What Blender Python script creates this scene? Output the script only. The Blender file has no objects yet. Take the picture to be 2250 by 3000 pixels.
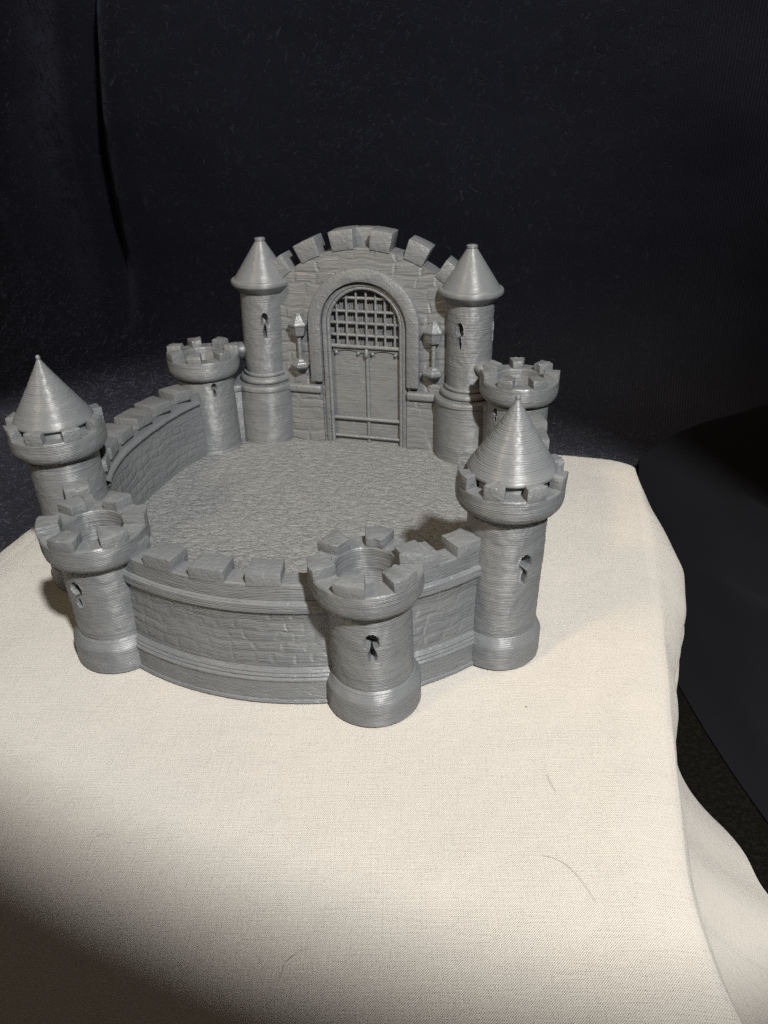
import bpy, bmesh, math, random
import numpy as np
from mathutils import Vector, Matrix, noise as mnoise

rng = random.Random(7)
S = bpy.context.scene
COL = S.collection
PI = math.pi
RAD = math.radians

# ------------------------------------------------------------------ helpers
def pnoise(x, y, z=0.0, oct=3):
    return mnoise.fractal(Vector((x, y, z)), 1.0, 2.0, oct)

def mesh_obj(name, verts, faces, mat, parent=None, smooth=True, angle=38, uvs=None):
    me = bpy.data.meshes.new(name)
    me.from_pydata([tuple(v) for v in verts], [], [tuple(f) for f in faces])
    if uvs is not None:
        uv = me.uv_layers.new(name="UVMap")
        li = np.empty(len(me.loops), dtype=np.int32)
        me.loops.foreach_get("vertex_index", li)
        arr = np.asarray(uvs, dtype=np.float32)[li]
        uv.data.foreach_set("uv", arr.ravel())
    me.validate()
    bm = bmesh.new(); bm.from_mesh(me)
    bmesh.ops.recalc_face_normals(bm, faces=bm.faces)
    bm.to_mesh(me); bm.free()
    if smooth:
        me.shade_smooth()
        me.set_sharp_from_angle(angle=RAD(angle))
    me.materials.append(mat)
    o = bpy.data.objects.new(name, me)
    COL.objects.link(o)
    if parent is not None:
        o.parent = parent
    return o

def bm_obj(name, bm, mat, parent=None, angle=38, smooth=True):
    me = bpy.data.meshes.new(name)
    bmesh.ops.recalc_face_normals(bm, faces=bm.faces)
    bm.to_mesh(me); bm.free()
    if smooth:
        me.shade_smooth()
        me.set_sharp_from_angle(angle=RAD(angle))
    me.materials.append(mat)
    o = bpy.data.objects.new(name, me)
    COL.objects.link(o)
    if parent is not None:
        o.parent = parent
    return o

def tag(o, label=None, category=None, group=None, kind=None):
    if label: o["label"] = label
    if category: o["category"] = category
    if group: o["group"] = group
    if kind: o["kind"] = kind
    return o

def empty(name, loc=(0, 0, 0)):
    o = bpy.data.objects.new(name, None)
    o.empty_display_size = 0.02
    COL.objects.link(o)
    o.location = loc
    return o

def fillet(pts, r, n=3):
    """round the inner corners of a polyline profile"""
    out = [pts[0]]
    for i in range(1, len(pts) - 1):
        p0, p1, p2 = [Vector(p) for p in (pts[i - 1], pts[i], pts[i + 1])]
        a, b = (p0 - p1), (p2 - p1)
        la, lb = a.length, b.length
        if la < 1e-7 or lb < 1e-7:
            continue
        d = min(r, la * .45, lb * .45)
        q0, q2 = p1 + a / la * d, p1 + b / lb * d
        for k in range(n + 1):
            t = k / n
            q = q0 * (1 - t) ** 2 + p1 * 2 * t * (1 - t) + q2 * t ** 2
            out.append((q.x, q.y))
    out.append(pts[-1])
    return out

def densify(pts, step):
    out = [pts[0]]
    for a, b in zip(pts[:-1], pts[1:]):
        L = math.hypot(b[0] - a[0], b[1] - a[1])
        n = max(1, int(math.ceil(L / step)))
        for k in range(1, n + 1):
            t = k / n
            out.append((a[0] + (b[0] - a[0]) * t, a[1] + (b[1] - a[1]) * t))
    return out

def lathe(profile, thetas, fn=None):
    """profile [(r,z)], closed around; fn(theta,r,z)->(r,z)"""
    V, F = [], []
    n = len(thetas)
    for (r, z) in profile:
        for t in thetas:
            rr, zz = (r, z) if fn is None else fn(t, r, z)
            V.append((rr * math.cos(t), rr * math.sin(t), zz))
    for i in range(len(profile) - 1):
        for j in range(n):
            k = (j + 1) % n
            F.append((i * n + j, i * n + k, (i + 1) * n + k, (i + 1) * n + j))
    return V, F

def ring_thetas(n, dense=()):
    """n even angles, denser around the given angles (degrees)"""
    ts = list(np.linspace(0, 2 * PI, n, endpoint=False))
    for d in dense:
        c = RAD(d) % (2 * PI)
        ts = [t for t in ts if abs((t - c + PI) % (2 * PI) - PI) > 0.36]
        ts += [(c + x) % (2 * PI) for x in np.linspace(-0.355, 0.355, 66)]
    return sorted(ts)

class Shear:
    """places a tower: centre + the slight lean of the printed part"""
    def __init__(s, c, t): s.c, s.t = c, t
    def __call__(s, v):
        k = v[2] - .03
        if v[2] < .012:
            k = -.018 * 1.0 + (v[2] - .012) * 0.2
        return (v[0] + s.c[0] + s.t[0] * k, v[1] + s.c[1] + s.t[1] * k, v[2])

def sector_bm(bm, r0, r1, a0, a1, z0, z1, jitter=0.0, bev=0.0005, seed=0, xf=None, drop=0.0, nseg=5):
    """annular block (merlon) between radii and angles (radians), bevelled, slightly irregular"""
    b = bmesh.new()
    rows = []
    rr = random.Random(seed)
    for zi, z in enumerate((z0, z1)):
        for r in (r0, r1):
            row = []
            for k in range(nseg + 1):
                a = a0 + (a1 - a0) * k / nseg
                row.append(b.verts.new((r * math.cos(a), r * math.sin(a), z)))
            rows.append(row)
    (i0, o0, i1, o1) = rows
    for k in range(nseg):
        b.faces.new((i0[k], i0[k + 1], o0[k + 1], o0[k]))
        b.faces.new((i1[k], o1[k], o1[k + 1], i1[k + 1]))
        b.faces.new((o0[k], o0[k + 1], o1[k + 1], o1[k]))
        b.faces.new((i0[k + 1], i0[k], i1[k], i1[k + 1]))
    b.faces.new((i0[0], o0[0], o1[0], i1[0]))
    b.faces.new((i0[-1], i1[-1], o1[-1], o0[-1]))
    bmesh.ops.recalc_face_normals(b, faces=b.faces)
    if jitter:
        for v in b.verts:
            if v.co.z > (z0 + z1) / 2:
                v.co += Vector((rr.uniform(-1, 1), rr.uniform(-1, 1), rr.uniform(-1, .5))) * jitter
    sharp = [e for e in b.edges if e.is_manifold and e.calc_face_angle(0) > RAD(40)]
    if bev:
        bmesh.ops.bevel(b, geom=sharp, offset=bev, segments=2, profile=.6, affect='EDGES')
    for v in b.verts:
        if xf: v.co = Vector(xf(v.co))
    me = bpy.data.meshes.new("tmp"); b.to_mesh(me); b.free()
    bm.from_mesh(me); bpy.data.meshes.remove(me)

def add_box(bm, x0, x1, y0, y1, z0, z1, bev=0.0, xf=None, seg=2):
    b = bmesh.new()
    bmesh.ops.create_cube(b, size=1.0)
    for v in b.verts:
        v.co = Vector(((x0 + x1) / 2 + v.co.x * (x1 - x0), (y0 + y1) / 2 + v.co.y * (y1 - y0), (z0 + z1) / 2 + v.co.z * (z1 - z0)))
    if bev:
        bmesh.ops.bevel(b, geom=list(b.edges), offset=bev, segments=seg, profile=.5, affect='EDGES')
    if xf:
        for v in b.verts: v.co = Vector(xf(v.co))
    me = bpy.data.meshes.new("tmp"); b.to_mesh(me); b.free()
    bm.from_mesh(me); bpy.data.meshes.remove(me)

def add_tube(bm, pts, r, n=10, caps=True):
    """round bar along a polyline"""
    pts = [Vector(p) for p in pts]
    rings = []
    for i, p in enumerate(pts):
        if i == 0: d = pts[1] - p
        elif i == len(pts) - 1: d = p - pts[i - 1]
        else: d = pts[i + 1] - pts[i - 1]
        d.normalize()
        up = Vector((0, 1, 0)) if abs(d.y) < .9 else Vector((1, 0, 0))
        a = d.cross(up).normalized(); b = d.cross(a).normalized()
        rad = r[i] if isinstance(r, (list, tuple)) else r
        rings.append([bm.verts.new(p + (a * math.cos(2 * PI * k / n) + b * math.sin(2 * PI * k / n)) * rad) for k in range(n)])
    for A, B in zip(rings[:-1], rings[1:]):
        for k in range(n):
            bm.faces.new((A[k], A[(k + 1) % n], B[(k + 1) % n], B[k]))
    if caps:
        bm.faces.new(list(reversed(rings[0]))); bm.faces.new(rings[-1])

def add_lathe(bm, profile, n, centre=(0, 0, 0), rot=0.0, fn=None, cap=True):
    rings = []
    for (r, z) in profile:
        ring = []
        for k in range(n):
            a = rot + 2 * PI * k / n
            ring.append(bm.verts.new((centre[0] + r * math.cos(a), centre[1] + r * math.sin(a), centre[2] + z)))
        rings.append(ring)
    for A, B in zip(rings[:-1], rings[1:]):
        for k in range(n):
            bm.faces.new((A[k], A[(k + 1) % n], B[(k + 1) % n], B[k]))
    if cap:
        bm.faces.new(list(reversed(rings[0]))); bm.faces.new(rings[-1])

def extrude_outline(bm, outline, y0, y1, bev=0.0, seg=2, xf=None):
    """outline of (x,z) points in order, front at y0, back at y1"""
    b = bmesh.new()
    f = [b.verts.new((x, y0, z)) for x, z in outline]
    k = [b.verts.new((x, y1, z)) for x, z in outline]
    n = len(f)
    ff = b.faces.new(f); b.faces.new(list(reversed(k)))
    for i in range(n):
        j = (i + 1) % n
        b.faces.new((f[j], f[i], k[i], k[j]))
    bmesh.ops.recalc_face_normals(b, faces=b.faces)
    if bev:
        es = [e for e in b.edges if e.is_manifold and e.calc_face_angle(0) > RAD(35)]
        bmesh.ops.bevel(b, geom=es, offset=bev, segments=seg, profile=.5, affect='EDGES')
    if xf:
        for v in b.verts: v.co = Vector(xf(v.co))
    me = bpy.data.meshes.new("tmp"); b.to_mesh(me); b.free()
    bm.from_mesh(me); bpy.data.meshes.remove(me)

# ------------------------------------------------------------------ materials
class NT:
    def __init__(s, name):
        s.m = bpy.data.materials.new(name); s.m.use_nodes = True
        s.t = s.m.node_tree; s.t.nodes.clear()
        s.out = s.n('ShaderNodeOutputMaterial')
        s.b = s.n('ShaderNodeBsdfPrincipled')
        s.l(s.b.outputs[0], s.out.inputs['Surface'])
    def n(s, t, **kw):
        nd = s.t.nodes.new(t)
        for k, v in kw.items(): setattr(nd, k, v)
        return nd
    def l(s, a, b): s.t.links.new(a, b)
    def val(s, sock, v):
        if hasattr(v, 'links') or isinstance(v, bpy.types.NodeSocket): s.l(v, sock)
        else: sock.default_value = v
    def math(s, op, a, b=0.0, c=None):
        nd = s.n('ShaderNodeMath', operation=op)
        s.val(nd.inputs[0], a); s.val(nd.inputs[1], b)
        if c is not None: s.val(nd.inputs[2], c)
        return nd.outputs[0]
    def vmul(s, v, sc):
        nd = s.n('ShaderNodeVectorMath', operation='MULTIPLY')
        s.l(v, nd.inputs[0]); nd.inputs[1].default_value = sc
        return nd.outputs[0]
    def vadd(s, a, b):
        nd = s.n('ShaderNodeVectorMath', operation='ADD')
        s.l(a, nd.inputs[0]); s.l(b, nd.inputs[1]); return nd.outputs[0]
    def noise(s, vec, scale, detail=3, rough=.55, out='Fac', dist=0.0):
        nd = s.n('ShaderNodeTexNoise'); s.l(vec, nd.inputs['Vector'])
        nd.inputs['Scale'].default_value = scale; nd.inputs['Detail'].default_value = detail
        nd.inputs['Roughness'].default_value = rough; nd.inputs['Distortion'].default_value = dist
        return nd.outputs[out]
    def voro(s, vec, scale, feature='F1', out='Distance', rnd=1.0):
        nd = s.n('ShaderNodeTexVoronoi', feature=feature); s.l(vec, nd.inputs['Vector'])
        nd.inputs['Scale'].default_value = scale; nd.inputs['Randomness'].default_value = rnd
        return nd.outputs[out]
    def ramp(s, fac, stops):
        nd = s.n('ShaderNodeValToRGB'); s.l(fac, nd.inputs[0])
        el = nd.color_ramp.elements
        while len(el) < len(stops): el.new(.5)
        for e, (p, c) in zip(el, stops):
            e.position = p; e.color = (c[0], c[1], c[2], 1) if isinstance(c, (tuple, list)) else (c, c, c, 1)
        return nd.outputs[0]
    def maprange(s, v, a, b, c, d):
        nd = s.n('ShaderNodeMapRange'); s.l(v, nd.inputs[0])
        for i, x in enumerate((a, b, c, d)): nd.inputs[i + 1].default_value = x
        return nd.outputs[0]
    def mixc(s, fac, a, b):
        nd = s.n('ShaderNodeMix', data_type='RGBA'); s.val(nd.inputs[0], fac)
        for sock, v in ((nd.inputs[6], a), (nd.inputs[7], b)):
            if isinstance(v, tuple): sock.default_value = (*v, 1)
            else: s.l(v, sock)
        return nd.outputs[2]
    def bump(s, h, dist, strength=1.0, normal=None):
        nd = s.n('ShaderNodeBump'); s.l(h, nd.inputs['Height'])
        nd.inputs['Distance'].default_value = dist; nd.inputs['Strength'].default_value = strength
        if normal is not None: s.l(normal, nd.inputs['Normal'])
        return nd.outputs[0]
    def obj(s): return s.n('ShaderNodeTexCoord').outputs['Object']
    def uv(s): return s.n('ShaderNodeTexCoord').outputs['UV']
    def xyz(s, v):
        nd = s.n('ShaderNodeSeparateXYZ'); s.l(v, nd.inputs[0]); return nd.outputs
    def comb(s, x, y, z):
        nd = s.n('ShaderNodeCombineXYZ')
        for i, v in enumerate((x, y, z)): s.val(nd.inputs[i], v)
        return nd.outputs[0]

GREY = (0.113, 0.122, 0.131)
GREY2 = (0.137, 0.145, 0.151)

def filament(name, kind):
    """printed grey plastic: layer lines, drag streaks and what the model carves into each surface"""
    t = NT(name); o = t.obj()
    # layer lines, slightly wandering
    wob = t.noise(t.vmul(o, (60, 60, 60)), 1.0, 2)
    z = t.xyz(o)[2]
    pitch = {'cone': .00052, 'tower': .00060, 'wall': .00058, 'gate': .00060, 'floor': .0005, 'top': .0005}[kind]
    ph = t.math('MULTIPLY_ADD', z, 2 * PI / pitch, t.math('MULTIPLY', wob, 1.1))
    line = t.math('MULTIPLY_ADD', t.math('SINE', ph), .5, .5)
    per = t.noise(t.vmul(o, (6, 6, 2600)), 1.0, 1, .4)            # every layer a little wider or narrower
    streak = t.noise(t.vmul(o, (80, 80, 1350)), 1.0, 4, .66)      # horizontal drag marks
    streak2 = t.noise(t.vmul(o, (230, 230, 520)), 1.0, 3, .6)
    lump = t.noise(t.vmul(o, (150, 150, 190)), 1.0, 3, .5)
    gate = t.maprange(t.noise(t.vmul(o, (70, 70, 110)), 1.0, 2), .42, .62, 0.15, 1.0)
    amp = {'cone': (.00004, .00007), 'tower': (.000055, .00019), 'wall': (.000055, .00010), 'gate': (.00004, .00010), 'floor': (.0, .00004), 'top': (.00002, .00008)}[kind]
    n = t.bump(line, amp[0]) if amp[0] else None
    n = t.bump(per, amp[0] * 1.4 + .00003, 1.0, n) if n else t.bump(per, .00002)
    n = t.bump(t.math('MULTIPLY', streak, gate), amp[1] * 2.6, 1.0, n)
    n = t.bump(streak2, .00006 if kind != 'cone' else .00003, 1.0, n)
    n = t.bump(lump, .00022 if kind in ('tower', 'top') else .00016, 1.0, n)
    shade = None
    if kind in ('wall', 'gate'):
        u = t.uv()
        wv = t.n('ShaderNodeTexNoise'); t.l(u, wv.inputs['Vector'])
        wv.inputs['Scale'].default_value = 150; wv.inputs['Detail'].default_value = 3
        sub = t.n('ShaderNodeVectorMath', operation='SUBTRACT'); t.l(wv.outputs['Color'], sub.inputs[0]); sub.inputs[1].default_value = (.5, .5, .5)
        wu = t.vadd(u, t.vmul(sub.outputs[0], (.0030, .0022, 0)))
        low = t.n('ShaderNodeTexNoise'); t.l(u, low.inputs['Vector']); low.inputs['Scale'].default_value = 48; low.inputs['Detail'].default_value = 1
        wu = t.vadd(wu, t.vmul(low.outputs['Color'], (.010, .0065, 0)))
        br = t.n('ShaderNodeTexBrick'); t.l(wu, br.inputs['Vector'])
        br.inputs['Scale'].default_value = 1.0
        br.inputs['Brick Width'].default_value = .0068 if kind == 'wall' else .0100; br.inputs['Row Height'].default_value = .0042 if kind == 'wall' else .0056
        br.inputs['Mortar Size'].default_value = .0014; br.inputs['Mortar Smooth'].default_value = 1.0
        br.inputs['Bias'].default_value = 0; br.offset = .45; br.squash = 1.25; br.squash_frequency = 3
        br.inputs['Color1'].default_value = (1, 1, 1, 1); br.inputs['Color2'].default_value = (.62, .62, .62, 1); br.inputs['Mortar'].default_value = (0, 0, 0, 1)
        vis = t.maprange(t.noise(t.vmul(u, (40, 55, 1)), 1.0, 2), .36, .60, .3, 1.0)
        if kind == 'wall':
            vis = t.math('MULTIPLY', vis, t.math('MULTIPLY', t.maprange(z, .0132, .0145, 0, 1), t.maprange(z, .0345, .0335, 0, 1)))
        n = t.bump(t.math('MULTIPLY', br.outputs['Color'], vis), .00030 if kind == 'wall' else .00038, 1.0, n)
        fis = t.noise(t.vmul(u, (55, 1000, 1)), 1.0, 4, .62)
        n = t.bump(fis, .00016, 1.0, n)
        crack = t.math('ABSOLUTE', t.math('SUBTRACT', t.noise(t.vmul(wu, (60, 330, 1)), 1.0, 2, .5), .5))
        n = t.bump(t.maprange(crack, 0, .045, 0, 1), .00008, 1.0, n)
    if kind == 'floor':
        wv = t.n('ShaderNodeTexNoise'); t.l(o, wv.inputs['Vector']); wv.inputs['Scale'].default_value = 260; wv.inputs['Detail'].default_value = 3
        wo = t.vadd(t.vmul(o, (1.0, 1.45, 0)), t.vmul(wv.outputs['Color'], (.0042, .0042, 0)))
        cells = t.voro(wo, 140, 'DISTANCE_TO_EDGE')
        edge = t.math('POWER', t.maprange(cells, 0.0, .30, 0, 1), .6)
        n = t.bump(edge, .00042, 1.0, n)
        n = t.bump(t.noise(o, 330, 3, .56), .00050, 1.0, n)
        dash = t.noise(t.vmul(o, (300, 900, 1)), 1.0, 3, .6, dist=1.2)
        n = t.bump(t.maprange(dash, .48, .68, 0, 1), .00038, 1.0, n)
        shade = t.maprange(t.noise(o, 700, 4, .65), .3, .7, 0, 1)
    if kind == 'top':
        n = t.bump(t.noise(o, 520, 2, .5, dist=.5), .00042, 1.0, n)
    c = t.mixc(t.maprange(t.noise(t.vmul(o, (40, 40, 160)), 1.0, 3), .3, .7, 0, 1), GREY, GREY2)
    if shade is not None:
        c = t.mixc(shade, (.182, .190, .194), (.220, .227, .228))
    t.l(c, t.b.inputs['Base Color'])
    r = t.maprange(t.noise(t.vmul(o, (90, 90, 400)), 1.0, 3), .25, .75, .36, .52) if kind != 'cone' else t.maprange(t.noise(t.vmul(o, (90, 90, 900)), 1.0, 3), .25, .75, .42, .62)
    if kind == 'floor': r = t.maprange(t.noise(o, 500, 2), .3, .7, .40, .58)
    t.l(r, t.b.inputs['Roughness'])
    t.b.inputs['Specular IOR Level'].default_value = .8 if kind != 'floor' else .5
    t.l(n, t.b.inputs['Normal'])
    if kind != 'floor':
        t.b.inputs['Anisotropic'].default_value = .5 if kind == 'top' else .88
        tv = t.n('ShaderNodeCombineXYZ'); tv.inputs[0].default_value = .04; tv.inputs[1].default_value = .03; tv.inputs[2].default_value = 1
        t.l(tv.outputs[0], t.b.inputs['Tangent'])
    return t.m

M_TOWER = filament('grey_filament_tower', 'tower')
M_CONE = filament('grey_filament_cone', 'cone')
M_WALL = filament('grey_filament_stone_wall', 'wall')
M_GATE = filament('grey_filament_gate_stone', 'gate')
M_FLOOR = filament('grey_filament_courtyard', 'floor')
M_TOP = filament('grey_filament_block', 'top')

def cloth_white():
    t = NT('white_canvas'); u = t.uv()
    wv = t.n('ShaderNodeTexNoise'); t.l(u, wv.inputs['Vector']); wv.inputs['Scale'].default_value = 60; wv.inputs['Detail'].default_value = 2
    w = t.vadd(u, t.vmul(wv.outputs['Color'], (.0009, .0009, 0)))
    x, y, _ = t.xyz(w)
    k = 2 * PI / .00056
    sx = t.math('SINE', t.math('MULTIPLY', x, k)); sy = t.math('SINE', t.math('MULTIPLY', y, k))
    ch = t.math('MULTIPLY_ADD', t.math('MULTIPLY', sx, sy), .5, .5)
    slub = t.math('ADD', t.noise(t.vmul(u, (90, 1900, 1)), 1.0, 2), t.noise(t.vmul(u, (1900, 90, 1)), 1.0, 2))
    fuzz = t.noise(u, 1900, 3, .7)
    n = t.bump(ch, .00020)
    n = t.bump(slub, .00016, 1.0, n)
    n = t.bump(fuzz, .00012, 1.0, n)
    n = t.bump(t.noise(u, 26, 3, .5), .0016, 1.0, n)
    spk = t.maprange(t.noise(t.vmul(u, (1, 1, 1)), 620, 2, .5), .66, .73, 0, 1)
    c = t.mixc(t.math('MULTIPLY', ch, .9), (.430, .409, .373), (.578, .552, .504))
    c = t.mixc(t.math('MULTIPLY', t.maprange(fuzz, .35, .65, 0, 1), .18), c, (.49, .465, .425))
    c = t.mixc(t.math('MULTIPLY', spk, .28), c, (.30, .27, .24))
    c = t.mixc(t.maprange(t.noise(u, 14, 3), .35, .7, 0, .25), c, (.66, .60, .52))
    t.l(c, t.b.inputs['Base Color'])
    t.b.inputs['Roughness'].default_value = .85
    t.b.inputs['Specular IOR Level'].default_value = .22
    t.b.inputs['Sheen Weight'].default_value = .15
    t.l(n, t.b.inputs['Normal'])
    return t.m

def cloth_black(name, weave=True, base=(.0105, .0108, .0150), fib=.054):
    t = NT(name); u = t.uv()
    wv = t.n('ShaderNodeTexNoise'); t.l(u, wv.inputs['Vector']); wv.inputs['Scale'].default_value = 55; wv.inputs['Detail'].default_value = 2
    w = t.vadd(u, t.vmul(wv.outputs['Color'], (.022, .022, 0)))
    f1 = t.noise(t.vmul(w, (420, 150, 1)), 1.0, 3, .6, dist=1.2)
    f2 = t.noise(t.vmul(w, (150, 460, 1)), 1.0, 3, .6, dist=1.2)
    fibre = t.math('MAXIMUM', t.maprange(f1, .58, .78, 0, 1), t.maprange(f2, .60, .80, 0, 1))
    x, y, _ = t.xyz(u)
    rib = t.math('MULTIPLY_ADD', t.math('SINE', t.math('MULTIPLY_ADD', x, 2 * PI / .0022, t.math('MULTIPLY', t.noise(t.vmul(u, (300, 20, 1)), 1.0, 2), 3.0))), .5, .5)
    ribn = t.math('MULTIPLY', rib, t.noise(t.vmul(u, (700, 260, 1)), 1.0, 2))
    right = t.maprange(x, .02, .22, 0, 1)
    tex = t.mixc(t.math('MULTIPLY', right, .75), fibre, ribn) if weave else fibre
    patch = t.maprange(t.noise(u, 9, 3), .35, .7, .35, 1.0)
    c = t.mixc(t.math('MULTIPLY', tex, patch), base, (fib, fib * .99, fib * 1.1))
    lint = t.maprange(t.noise(u, 420, 1, .3), .80, .84, 0, 1)
    c = t.mixc(t.math('MULTIPLY', lint, .3 if weave else .04), c, (.10, .10, .11))
    t.l(c, t.b.inputs['Base Color'])
    n = t.bump(tex, .0009 if weave else .00005)
    n = t.bump(t.noise(u, 20, 2), .003, 1.0, n)
    t.l(n, t.b.inputs['Normal'])
    t.b.inputs['Roughness'].default_value = .9
    t.b.inputs['Specular IOR Level'].default_value = .12
    t.b.inputs['Sheen Weight'].default_value = .16 if weave else .03
    t.b.inputs['Sheen Roughness'].default_value = .5
    t.b.inputs['Sheen Tint'].default_value = (.75, .78, 1, 1)
    return t.m

def carpet_mat():
    t = NT('dark_carpet'); o = t.obj()
    f = t.noise(t.vmul(o, (1, 1, 1)), 420, 4, .7)
    c = t.mixc(t.maprange(f, .45, .75, 0, 1), (.004, .0037, .003), (.016, .013, .009))
    t.l(c, t.b.inputs['Base Color']); t.b.inputs['Roughness'].default_value = .95
    t.b.inputs['Specular IOR Level'].default_value = .1
    t.l(t.bump(f, .004), t.b.inputs['Normal'])
    return t.m

def plain(name, c, rough=.6):
    t = NT(name); o = t.obj()
    col = t.mixc(t.noise(o, 900, 2), tuple(x * .8 for x in c), c)
    t.l(col, t.b.inputs['Base Color']); t.b.inputs['Roughness'].default_value = rough
    return t.m

M_CLOTH = cloth_white()
M_BACK = cloth_black('black_felt_backdrop')
M_BLACK = cloth_black('black_felt_floor', weave=False, base=(.0050, .0050, .0066), fib=.0060)
M_CARPET = carpet_mat()
M_HAIR = plain('dark_hair', (.27, .235, .19), .5)
M_LINT = plain('pale_lint', (.22, .22, .23), .9)

# ------------------------------------------------------------------ castle
castle = empty('toy_castle', (0, 0, 0))
tag(castle, 'grey 3D printed toy castle with a round courtyard, standing on the white cloth', 'toy castle')
CEN = dict(A=(-.0544, .0831), B=(.0505, .0813), C=(-.0786, .0643), D=(.0758, .0641),
           E=(-.0825, -.0455), F=(.0839, -.0519), G=(-.0444, -.0858), H=(.0483, -.0889))
LEAN = dict(A=(.038, .002), B=(-.008, .005), C=(-.038, .066), D=(.002, -.009),
            E=(-.016, -.013), F=(.020, .025), G=(.019, -.063), H=(-.017, -.057))

def slit_fn(slits, wob_seed, Rs, layer=.00005):
    """radial displacement of a shaft: keyhole slits pushed in, rim ridges, print wobble"""
    def fn(t, r, z):
        d = 0.0
        for (ang, z0, z1, wd) in slits:
            a = (t - RAD(ang) + PI) % (2 * PI) - PI
            if abs(a) > .5: continue
            x = a * Rs
            h = z1 - z0
            v = (z - z0) / h
            if -.12 < v < 1.12:
                # keyhole: wide rounded head on top, narrow waist, pointed lower slot
                if v > .60:
                    q = (v - .60) / .40
                    w = wd * (1.0 - max(0, q - .45) ** 2 * 2.2) if q < 1 else -1
                    w = wd * math.sqrt(max(0, 1 - max(0, (q - .35) / .65) ** 2)) if 0 <= q <= 1 else -1
                elif v > .5:
                    w = wd * (.45 + .55 * (v - .5) / .10)
                elif v > 0:
                    w = wd * (.50 * math.sin(PI * min(1, .22 + v * 1.3)) + .05)
                else:
                    w = -1
                w *= 1 + .14 * pnoise(x * 900, z * 900, wob_seed)
                e = w - abs(x)
                if e > 0:
                    d -= min(.0042, e * 9)
                elif e > -.0006:
                    d += .00022 * (1 + e / .0006)
        d += .00011 * pnoise(math.cos(t) * 5 + wob_seed, math.sin(t) * 5, z * 420, 2)
        d += layer * pnoise(wob_seed * 3.1, 1.7, z * 2600, 1)
        return r + d, z
    return fn

def tower_shaft(name, key, Rs, Rb, zb, ztop, slits, seed, parent):
    sh = Shear(CEN[key], LEAN[key])
    z = [0.0005 + k * (ztop - .0005) / 150 for k in range(151)]
    prof = [(Rs, zz) for zz in z]
    ths = ring_thetas(150, [s[0] for s in slits])
    V, F = lathe(prof, ths, slit_fn(slits, seed, Rs))
    o = mesh_obj(name, [sh(v) for v in V], F, M_TOWER, parent, angle=60)
    # plinth ring at the foot
    if Rb:
        p = fillet([(Rs - .001, 0), (Rb - .0002, 0), (Rb, .0006), (Rb, zb - .0022), (Rs + .0002, zb + .0012), (Rs - .001, zb + .0014)], .0007)
        p = densify(p, .0007)
        V, F = lathe(p, ring_thetas(120), lambda t, r, zz: (r + .00010 * pnoise(math.cos(t) * 6 + seed, math.sin(t) * 6, zz * 500, 2), zz))
        mesh_obj('plinth', [sh(v) for v in V], F, M_TOWER, o)
    return o, sh

def parapet(sh, Rs, Rc, Rbore, zcb, zlip, zct, n, phase, duty, seed, parent, bowl=True):
    """flared ring, its bore and the merlons on it"""
    zm = zcb + (zlip - zcb) * .52
    p = [(Rs - .0008, zcb - .0004), (Rs + .0005, zcb - .0002)]
    if bowl:
        for k in range(1, 9):
            a = k / 8 * PI / 2
            p.append((Rs + .0005 + (Rc - Rs - .0005) * math.sin(a), zcb - .0002 + (zm - zcb) * (1 - math.cos(a))))
    else:
        p += [(Rc - .0004, zm - .0006), (Rc, zm)]
    p += [(Rc, zlip - .0005), (Rc - .0004, zlip), (Rbore + .0003, zlip)]
    if Rbore:
        p += [(Rbore, zlip - .0004), (Rbore - .0002, zlip - .010), (Rbore - .0014, zlip - .0145), (.0001, zlip - .0150)]
    p = densify(p, .0008)
    fn = lambda t, r, z: (r + (.00013 * pnoise(math.cos(t) * 5 + seed, math.sin(t) * 5, z * 420, 2) if r > .004 else 0), z + .00008 * pnoise(math.cos(t) * 9, math.sin(t) * 9, seed + r * 500, 2))
    V, F = lathe(p, ring_thetas(140), fn)
    o = mesh_obj('parapet', [sh(v) for v in V], F, M_TOWER, parent)
    rin = Rbore + .0002 if Rbore else Rc - .0042
    for k in range(n):
        a = RAD(phase + 360.0 / n * k); h = RAD(360.0 / n * duty / 2)
        j = rng.uniform(-.02, .02)
        bm = bmesh.new()
        sector_bm(bm, rin, Rc + .00006, a - h + j, a + h + j, zlip - .0006, zct + rng.uniform(-.00015, .0001), .00022, .00042, seed * 31 + k, sh)
        bm_obj('merlon', bm, M_TOP, parent)
    return o

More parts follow.
